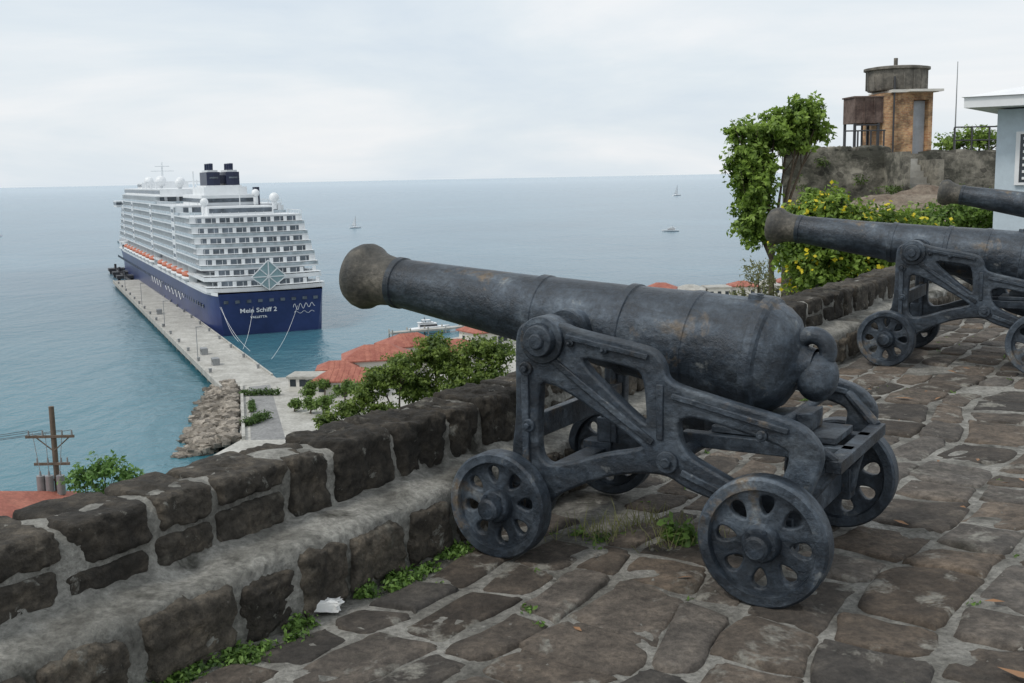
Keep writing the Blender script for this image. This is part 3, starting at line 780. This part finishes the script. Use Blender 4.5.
for p,q in(((1,11,8),(-34,12,2.4)),((1,11.3,8),(-55,12.5,2.4)),((1,4,7.5),(-50,13.2,2.4)),((1,-6,7),(-72,11,2.4))):
    p=Vector(p);q=Vector(q); pr=p
    for t in np.linspace(.1,1,10):
        c=p.lerp(q,t); c.z-=1.4*math.sin(math.pi*t); mb.cyl(pr,c,.03,.03,5); pr=c
mb.build('mooring_lines',M['white'],sh)

# ------------------------------------------------------------------ boats
def boat(loc,L,rz,sail=False):
    e=empty('sailboat' if sail else 'motorboat',loc,rz); mb=MB(); vs=[]
    for t in np.linspace(0,1,9):
        x=L*(t-.5); w_=L*.16*(1-t**3)**.6*(.85+.15*math.sin(math.pi*t)); h=L*(.07+.05*t)
        vs+=[(x,w_,h),(x,w_*.8,h*.4),(x,0,-L*.03),(x,-w_*.8,h*.4),(x,-w_,h)]
    fs=[(j*5+i,(j+1)*5+i,(j+1)*5+i+1,j*5+i+1) for j in range(8) for i in range(4)]+[(j*5+4,(j+1)*5+4,(j+1)*5,j*5) for j in range(8)]+[(0,1,2,3,4)]
    mb.add(vs,fs,0)
    if sail:
        mb.box(-L*.15,L*.12,-L*.07,L*.07,L*.1,L*.15,0)
        mb.cyl((0.05*L,0,0),(.05*L,0,L*1.0),.012*L,.008*L,6,1); mb.cyl((.05*L,0,.2*L),(-.38*L,0,.2*L),.01*L,.01*L,6,1)
        mb.add([(.03*L,0,.22*L),(-.3*L,0.03*L,.22*L),(.04*L,0,.96*L)],[(0,1,2)],0)
    else:
        mb.box(-L*.28,L*.15,-L*.1,L*.1,L*.08,L*.19,0); mb.box(-L*.27,L*.155,-L*.103,L*.103,L*.12,L*.165,1); mb.box(-L*.3,L*.08,-L*.095,L*.095,L*.2,L*.215,0)
        mb.cyl((-L*.1,0,L*.2),(-L*.14,0,L*.33),.01*L,.01*L,6,1); mb.box(-L*.2,L*.0,-L*.08,L*.08,L*.26,L*.275,0)
        for x in(-.19,-.01):
            for y in(-.07,.07): mb.cyl((L*x,L*y,L*.2),(L*x,L*y,L*.27),.006*L,.006*L,5,1)
    mb.build('hull_and_rig',[M['white'],M['darkmetal']],e,30); return e
boat((113,777,SEA),12,2.9); boat((-21.7,290,SEA),11,.3); boat((-130,930,SEA),10,.3,True); boat((310,2050,SEA),20,.6,True)
boat((-262,770,SEA),22,.1); boat((-420,900,SEA),11,.4)
for x,y in((-30,262),(8,330)): boat((x,y,SEA),6,random.random()*3)
dk=MB(); dk.M=Matrix.Translation((-31,279,0))@Matrix.Rotation(.5,4,'Z'); dk.box(0,22,-1.3,1.3,SEA+.8,SEA+1.3)
for x in range(0,22,5): dk.cyl((x,-1.1,SEA-2),(x,-1.1,SEA+2),.2,.2,6); dk.cyl((x,1.1,SEA-2),(x,1.1,SEA+2),.2,.2,6)
dk.build('jetty',M['concrete'])

# ------------------------------------------------------------------ harbour buildings
def building(name,c,L,Wd,h,rz,roofh=2,hip=True,mats=('wallw','rooftile'),nwin=4,floors=1):
    e=empty(name,(c[0],c[1],c[2]),rz); mb=MB(); mb.box(-L/2,L/2,-Wd/2,Wd/2,-1,h); mb.build('walls',M[mats[0]],e)
    mb=MB(); o=.6; i=Wd/2 if hip else 0
    if roofh>0:
        a,b=L/2+o,Wd/2+o
        vs=[(-a,-b,h),(a,-b,h),(a,b,h),(-a,b,h),(-a+i,0,h+roofh),(a-i,0,h+roofh)]
        mb.add(vs,[(0,1,5,4),(2,3,4,5),(1,2,5),(3,0,4),(3,2,1,0)]); mb.box(-a,a,-b,b,h-.22,h-.01)
        for x in np.arange(-a+i,a-i+.01,1.0):
            mb.cyl((x,-b,h+.03),(x,0,h+roofh+.03),.06,.06,4); mb.cyl((x,b,h+.03),(x,0,h+roofh+.03),.06,.06,4)
    else: mb.box(-L/2-.3,L/2+.3,-Wd/2-.3,Wd/2+.3,h+.003,h+.4)
    mb.build('roof',M[mats[1]],e)
    mb=MB()
    for f in range(floors):
        z0=.9+f*3
        for k in range(nwin):
            x=-L/2+L*(k+.5)/nwin
            for sg in(-1,1): mb.box(x-.55,x+.55,sg*Wd/2-.05,sg*Wd/2+.05,z0,z0+1.3)
        for k in range(2):
            y=-Wd/2+Wd*(k+.5)/2
            for sg in(-1,1): mb.box(sg*L/2-.05,sg*L/2+.05,y-.5,y+.5,z0,z0+1.3)
    mb.box(-.5,.5,-Wd/2-.07,-Wd/2+.02,0,2.1); mb.build('windows_and_door',M['window'],e)
    return e
building('harbour_building',(-26.5,214,LAND),13,9,3.6,.15,2.4,nwin=5)
building('harbour_building',(-29.5,195,LAND),11,7,2.9,-.1,1.9)
building('harbour_building',(-37.3,200,LAND),7,5,2.4,-.1,0,mats=('wallw','concrete'),nwin=4)
building('harbour_building',(-33.5,208,LAND),7,5,2.6,.1,1.3,nwin=3)
building('harbour_building',(-22,232,LAND),11,8,3.4,.5,2.2)
building('harbour_building',(-12,222,LAND),12,9,3.4,.2,2.2)
building('harbour_building',(-5,252,LAND),12,8,3.4,.6,2.0)
xx=34
for i in range(8):
    L=random.uniform(6,10); red=i in(0,1,4,6)
    building('waterfront_house',(xx+L/2,332+i*2.2,LAND),L,7,random.uniform(3,4.2),random.uniform(-.2,.2),random.uniform(1.2,2) if i!=3 else 0,mats=('wallw','rooftile' if red else 'concrete'),nwin=3)
    xx+=L+.8
HD=(.03,.07,.015); HL=(.11,.19,.045)
foliage('hedge',[((-45.5+i,194.5,LAND+.6),(.9,.9,.75)) for i in np.arange(-3,3.1,1)],1500,.45,HD,HL,seed=3)
foliage('hedge',[((-41+i*.35,172+i,LAND+.7),(1.4,.9,.9)) for i in np.arange(-2.5,2.6,1)],1500,.45,HD,HL,seed=4)
foliage('hedge',[((-44.3-i*.25,183+i,LAND+.5),(.7,.9,.6)) for i in np.arange(-3,3.1,1)],1100,.4,HD,HL,seed=5)
def town_tree(x,y,h,rr,seed):
    bl=[((x+random.uniform(-.5,.5)*rr,y+random.uniform(-.5,.5)*rr,LAND+h+random.uniform(-.4,.4)*rr),(rr*.62,rr*.62,rr*.5)) for _ in range(5)]
    tree('street_tree',(x,y,LAND),bl,1800,.45,(.05,.10,.02),(.18,.28,.06),.16,seed)
for a in ((-34.8,186,2.6,1.9,1),(-31,175.5,2.4,2.0,2),(-36.5,180,1.6,1.3,6),(-33.3,191,2.6,1.4,8),(-33.5,178,1.8,1.5,9),(-28.5,183,3.2,2.2,10),(-25,180,3.5,2.4,12),(-21,205,4.2,2.4,13)): town_tree(*a)
GD=(.045,.09,.015); GL=(.21,.29,.055)
def slope_tree(bl,base_,n,seed): tree('slope_tree',base_,bl,n,.30,GD,GL,.28,seed,asp=.6,gap=-.3)
slope_tree([((-12.3,100,-16.6),(1.9,2.4,1.3)),((-10.2,100,-15.4),(1.8,2.4,1.3)),((-9.0,101,-17.6),(3,2.5,1.8)),((-13.6,99,-18.0),(1.6,1.6,1.1))],(-10.5,100,-31),13000,21)
slope_tree([((-7.2,101,-13.9),(1.8,2,1.3)),((-5.8,101,-15.6),(2.2,2,1.6)),((-8.2,102,-15.2),(1.5,1.5,1.2))],(-6.5,101,-31),10000,22)
slope_tree([((-3.2,100,-13.9),(2.0,2,1.3)),((-1.2,100,-14.3),(1.8,2,1.3)),((-2.6,99,-16.4),(2.8,2,1.9)),((-5,99,-17.2),(2.2,2,1.5))],(-2.6,100,-31),12000,23)
slope_tree([((-15.0,98,-19.0),(1.5,1.5,1.0)),((-12,98,-19.2),(2.0,1.5,1.0)),((-17,98,-20),(1.3,1.3,.9))],(-13,98,-31),5000,24)

e=building('hillside_house',(-29.4,46,-17.2),17,7,4.4,.08,1.35,nwin=5)
tree('small_tree',(-17.9,46,-21.5),[((-18.6,46,-10.8),(1.0,1,.6)),((-17.6,46,-10.4),(1.1,1,.62)),((-16.7,46,-10.9),(.8,.9,.5)),((-18.0,46,-11.7),(1.4,1,.7)),((-17.2,46.5,-12.6),(1.5,1,.8))],4200,.24,(.05,.12,.02),(.18,.33,.08),.12,31,asp=.4)
up=empty('utility_pole',(-21.4,50,0)); mb=MB()
mb.cyl((0,0,-26),(0,0,-8.5),.17,.12,12)
for z,L in((-9.9,1.0),(-11.2,.7)):
    mb.box(-L-.25,L,-.17,-.07,z-.06,z+.06)
    for x in(-L-.1,-L*.45,L*.45,L-.1): mb.cyl((x,-.12,z+.06),(x,-.12,z+.3),.05,.035,8,1)
mb.cyl((-.75,-.12,-9.95),(0,-.1,-10.6),.03,.03,6); mb.cyl((.75,-.12,-9.95),(0,-.1,-10.6),.03,.03,6)
for x in(-.62,-.22,.3):
    mb.cyl((x,-.32,-12.6),(x,-.32,-11.7),.19,.19,14,1); mb.cyl((x,-.32,-11.7),(x,-.32,-11.5),.06,.04,8,1)
    mb.cyl((x,-.32,-11.5),(x*1.5,-.12,-9.7),.015,.015,5,1)
mb.box(-.8,.5,-.2,-.1,-12.0,-11.9)
mb.build('pole_crossarms_transformers',[M['wood'],M['metalgrey']],up,40)
mb=MB()
for x0,z0 in((-1.1,-9.6),(-.45,-9.6),(.45,-9.6),(.9,-9.6)):
    pr=Vector((x0,-.12,z0)); q=Vector((x0-30,6,z0-1.5)); p=pr.copy()
    for t in np.linspace(.08,1,12):
        c=p.lerp(q,t); c.z-=1.1*math.sin(math.pi*t); mb.cyl(pr,c,.014,.014,4); pr=c
mb.build('power_lines',M['darkmetal'],up)

# ------------------------------------------------------------------ bastion, tower, house on right
be=empty('stone_bastion'); mb=MB()
def wallgrid(mb,p0,p1,z0,z1,amp=.06,st=.25):
    p0=Vector((*p0,0));p1=Vector((*p1,0)); d=(p1-p0); L=d.length; nn=Vector((d.y,-d.x,0)).normalized()
    nu=max(2,int(L/st)); nv=max(2,int((z1-z0)/st)); vs=[]
    for j in range(nv+1):
        for i in range(nu+1):
            p=p0+d*i/nu; z=z0+(z1-z0)*j/nv; a=amp*nz(p.x*1.5+p.y,z*1.5)*2 if 0<i<nu else 0
            zz=z+(.12*nz(p.x*1.3,p.y*1.3,9) if j==nv else 0)
            vs.append((p.x+nn.x*a,p.y+nn.y*a,zz))
    mb.add(vs,[(j*(nu+1)+i,j*(nu+1)+i+1,(j+1)*(nu+1)+i+1,(j+1)*(nu+1)+i) for j in range(nv) for i in range(nu)])
wallgrid(mb,(9.0,36.5),(12.2,36.2),-9,2.25); wallgrid(mb,(14.5,52),(9.0,36.5),-9,2.25); wallgrid(mb,(13.6,37),(22,37),-3,2.2)
mb.prism([(9.25,36.9),(22,36.9),(24,52),(14.7,52)],-9,2.12)
mb.box(12.2,12.35,34.2,37.5,-3,2.15); mb.box(13.5,13.7,35.0,37.5,-3,1.9)
for i in range(46):
    x=9.0+i*.075+random.uniform(-.04,.04); s_=random.uniform(.08,.2)
    rblock(mb,(x,36.6+random.uniform(-.05,.3),2.2+s_*.3),(s_,s_,s_*.7),s_*.3,s_*.4,3,lambda a,b,c:(a,b,c),i*3.1)
mb.build('masonry_walls',M['masonry'],be,35)
mb=MB()
for i in range(9):
    mb.box(12.36,13.49,34.4+i*.29,37.4,-1,.35+i*.2)
mb.build('stairs',M['concrete'],be)
mb=MB(); vs=[]; 
gx=np.arange(9,24,.25); gy=np.arange(27,37.1,.25)
for y in gy:
    for x in gx:
        z=-.5+1.45*max(0,1-((x-12.0)/3.4)**2)*max(0,1-((y-33.4)/3.0)**2)+.3*nz(x*.8,y*.8)+.18*nz(x*2.4,y*2.4)+.4*max(0,min(1,(x-12)/4))
        vs.append((x,y,z))
n=len(gx); mb.add(vs,[(j*n+i,j*n+i+1,(j+1)*n+i+1,(j+1)*n+i) for j in range(len(gy)-1) for i in range(n-1)])
mb.build('earth_mound',mottled('bare_earth',[(.35,(.16,.12,.09)),(.65,(.33,.28,.22))],1.5,.95,.9,8,.08),None,70,fixn=False)

tw=empty('brick_watch_tower',(13.95,40.3,2.12),math.radians(5))
mb=MB()
mb.box(-.85,.25,-.9,.9,0,2.15); mb.box(.80,.95,-.9,.9,0,2.15); mb.box(.25,.80,-.5,.9,0,2.15); mb.box(.25,.80,-.9,-.5,1.9,2.15)
mb.build('brick_walls',M['brick'],tw)
mb=MB(); mb.box(.252,.798,-.60,-.52,0.02,1.88); mb.build('door',M['doorblue'],tw)
mb=MB(); mb.box(-.6,1.08,-1.05,1.0,2.152,2.25); mb.box(-.1,1.12,-1.35,-1.05,2.16,2.24); mb.build('roof_slab',M['wallw'],tw)
mb=MB(); mb.lathe([(2.26,.001),(2.26,.98),(2.35,1.02),(2.95,1.04),(2.98,1.14),(3.06,1.14),(3.07,1.06),(3.10,.9),(3.12,.001)],'Z',36); mb.cyl((-.05,0,3.1),(-.05,0,3.42),.07,.07,10)
for k in range(18):
    a=2*math.pi*k/18; mb.box(1.03*math.cos(a)-.025,1.03*math.cos(a)+.025,1.03*math.sin(a)-.025,1.03*math.sin(a)+.025,2.3,2.96)
mb.build('round_tank',M['tank'],tw,35)
mb=MB(); mb.box(-1.9,-.88,-.9,.1,1.12,2.0); mb.box(-1.94,-.87,-.95,.15,2.0,2.05); 
for x in (-1.9,-1.55,-1.2,-.9): mb.box(x,x+.03,-.93,-.9,1.12,2.0)
mb.build('rusty_tank',M['rust'],tw)
mb=MB()
for x in(-1.85,-1.0):
    for y in(-.85,.05): mb.box(x-.04,x+.04,y-.04,y+.04,0,1.118)
mb.box(-1.9,-.95,-.9,-.85,1.03,1.08); mb.cyl((-1.4,-.4,0),(-1.4,-.4,1.12),.04,.04,8)
mb.cyl((-.5,-.98,0),(-.5,-.98,2.7),.035,.035,8)
mb.build('supports_and_pipe',M['darkmetal'],tw)
rl=MB()
for x in np.arange(15.3,17.6,.6): rl.cyl((x,38.3,2.1),(x,38.3,3.0),.03,.03,6)
for z in(2.55,3.0): rl.cyl((15.3,38.3,z),(17.5,38.3,z),.025,.025,6)
for x in np.arange(11.6,13,.45): rl.cyl((x,38.5,2.1),(x,38.5,2.95),.03,.03,6)
rl.cyl((11.6,38.5,2.95),(13,38.5,2.95),.025,.025,6)
rl.build('steel_railing',M['darkmetal'])
an=MB(); an.cyl((16.2,40.5,2.1),(16.2,40.5,5.4),.03,.012,6); an.build('antenna_mast',M['metalgrey'])

hr=math.atan2(W.y,W.x); hs=empty('pale_blue_house',(9.8,22.4,0),hr)
mb=MB(); mb.box(0,9,-8,0,-1,2.75); mb.build('walls',M['housewall'],hs)
mb=MB(); mb.add([(-.7,-8.6,2.78),(9.6,-8.6,2.78),(9.6,.5,2.78),(-.7,.5,2.78),(-.7,-8.6,2.98),(9.6,-8.6,2.98),(9.6,.5,2.98),(-.7,.5,2.98)],[(0,3,2,1),(0,1,5,4),(1,2,6,5),(2,3,7,6),(3,0,4,7)])
mb.add([(-.75,-8.65,2.985),(9.65,-8.65,2.985),(9.65,.55,2.985),(-.75,.55,2.985),(4,-4,4.0),(5,-4,4.0)],[(0,1,5,4),(1,2,5),(2,3,4,5),(3,0,4),(3,2,1,0)])
mb.build('roof',M['white'],hs)
mb=MB()
for y in(-.95,-3.4):
    mb.box(-.04,.03,y-.62,y+.5,1.3,2.25,0)
    for z in np.arange(1.36,2.25,.13): mb.box(-.07,-.045,y-.56,y+.44,z,z+.05,1)
    mb.box(-.06,.02,y-.70,y-.62,1.25,2.3,1); mb.box(-.06,.02,y+.5,y+.58,1.25,2.3,1); mb.box(-.06,.02,y-.62,y+.5,1.25,1.3,1); mb.box(-.06,.02,y-.62,y+.5,2.25,2.3,1)
mb.box(1.2,2.3,-.02,.05,1.0,2.1,0)
mb.build('louvre_windows',[M['window'],M['white']],hs)

# vegetation on right
TG0=(.06,.12,.014); TG1=(.28,.41,.07)
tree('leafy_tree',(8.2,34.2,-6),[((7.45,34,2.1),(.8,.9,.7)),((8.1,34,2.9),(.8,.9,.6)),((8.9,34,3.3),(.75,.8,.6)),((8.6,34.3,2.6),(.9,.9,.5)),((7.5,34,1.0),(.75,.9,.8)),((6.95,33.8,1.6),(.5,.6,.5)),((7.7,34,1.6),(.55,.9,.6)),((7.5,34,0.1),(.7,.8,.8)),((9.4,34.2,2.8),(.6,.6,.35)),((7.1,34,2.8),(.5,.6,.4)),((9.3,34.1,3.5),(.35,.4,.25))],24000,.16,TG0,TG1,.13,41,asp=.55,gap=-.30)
fb=[((6.9,26,.55),(.6,.8,.5)),((7.5,26,.72),(.7,.8,.5)),((7.75,26,.1),(1.1,1,.8)),((8.7,26,.3),(1.0,1,.55)),((6.7,26,-.2),(.6,.8,.6)),((7.4,26,-.7),(1.0,.9,.8)),((8.6,26,-.4),(1.1,1,.8)),((9.4,26,.15),(.9,.8,.5)),((7.1,26,1.0),(.3,.4,.25))]
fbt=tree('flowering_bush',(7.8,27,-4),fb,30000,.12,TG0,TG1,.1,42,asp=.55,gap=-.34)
foliage('yellow_flowers',[(c,(a*1.05,b*1.05,d*1.08)) for c,(a,b,d) in fb],2600,.10,(.75,.55,.02),(.9,.75,.05),fbt,asp=.9,gap=.1,seed=42,shell=.06)
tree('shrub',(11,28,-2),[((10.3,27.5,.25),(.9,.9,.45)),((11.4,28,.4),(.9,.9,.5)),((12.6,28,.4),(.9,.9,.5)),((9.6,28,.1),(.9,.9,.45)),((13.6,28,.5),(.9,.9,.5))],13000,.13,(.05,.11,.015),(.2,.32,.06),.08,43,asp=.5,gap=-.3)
tree('shrub',(5.9,26,-6),[((6.1,27,-.9),(.5,.8,.5)),((6.4,27,-1.6),(.7,.8,.6)),((5.7,27,-1.5),(.4,.6,.3))],1800,.12,(.10,.11,.05),(.26,.27,.12),.07,44,asp=.3)
tree('shrub',(18,43,1),[((17.2,43,2.6),(.8,.8,.45)),((18.2,43,2.75),(.9,.8,.5)),((19.3,43,2.7),(.9,.8,.5))],5000,.16,TG0,TG1,.1,45)
foliage('wall_plants',[((10.2,36.3,1.9),(.35,.15,.2)),((11.4,36.1,1.3),(.3,.15,.25)),((9.5,36.3,1.2),(.3,.15,.3)),((12.0,34.6,1.0),(.6,.5,.2)),((14.6,36.6,.8),(.8,.3,.35)),((16.5,36.6,.8),(.9,.3,.4))],1800,.1,(.05,.09,.02),(.16,.24,.06),seed=50)
mb=MB(); vs=[]; gx=np.linspace(250,900,60); gy=np.linspace(850,1300,20)
for y in gy:
    for x in gx:
        a=max(0,min(1,(x-300)/260)); b=math.sin(math.pi*(y-850)/450)
        vs.append((x,y,SEA-2+(70*a+14*nz(x*.01,y*.01)*a+3*nz(x*.08,y*.08))*b))
n=len(gx); mb.add(vs,[(j*n+i,j*n+i+1,(j+1)*n+i+1,(j+1)*n+i) for j in range(len(gy)-1) for i in range(n-1)])
mb.build('distant_hill',mottled('distant_green',[(.35,(.05,.08,.06)),(.65,(.1,.13,.1))],.02,.95,.2,.1,1),None,80,fixn=False)
print('objects',len(bpy.data.objects))
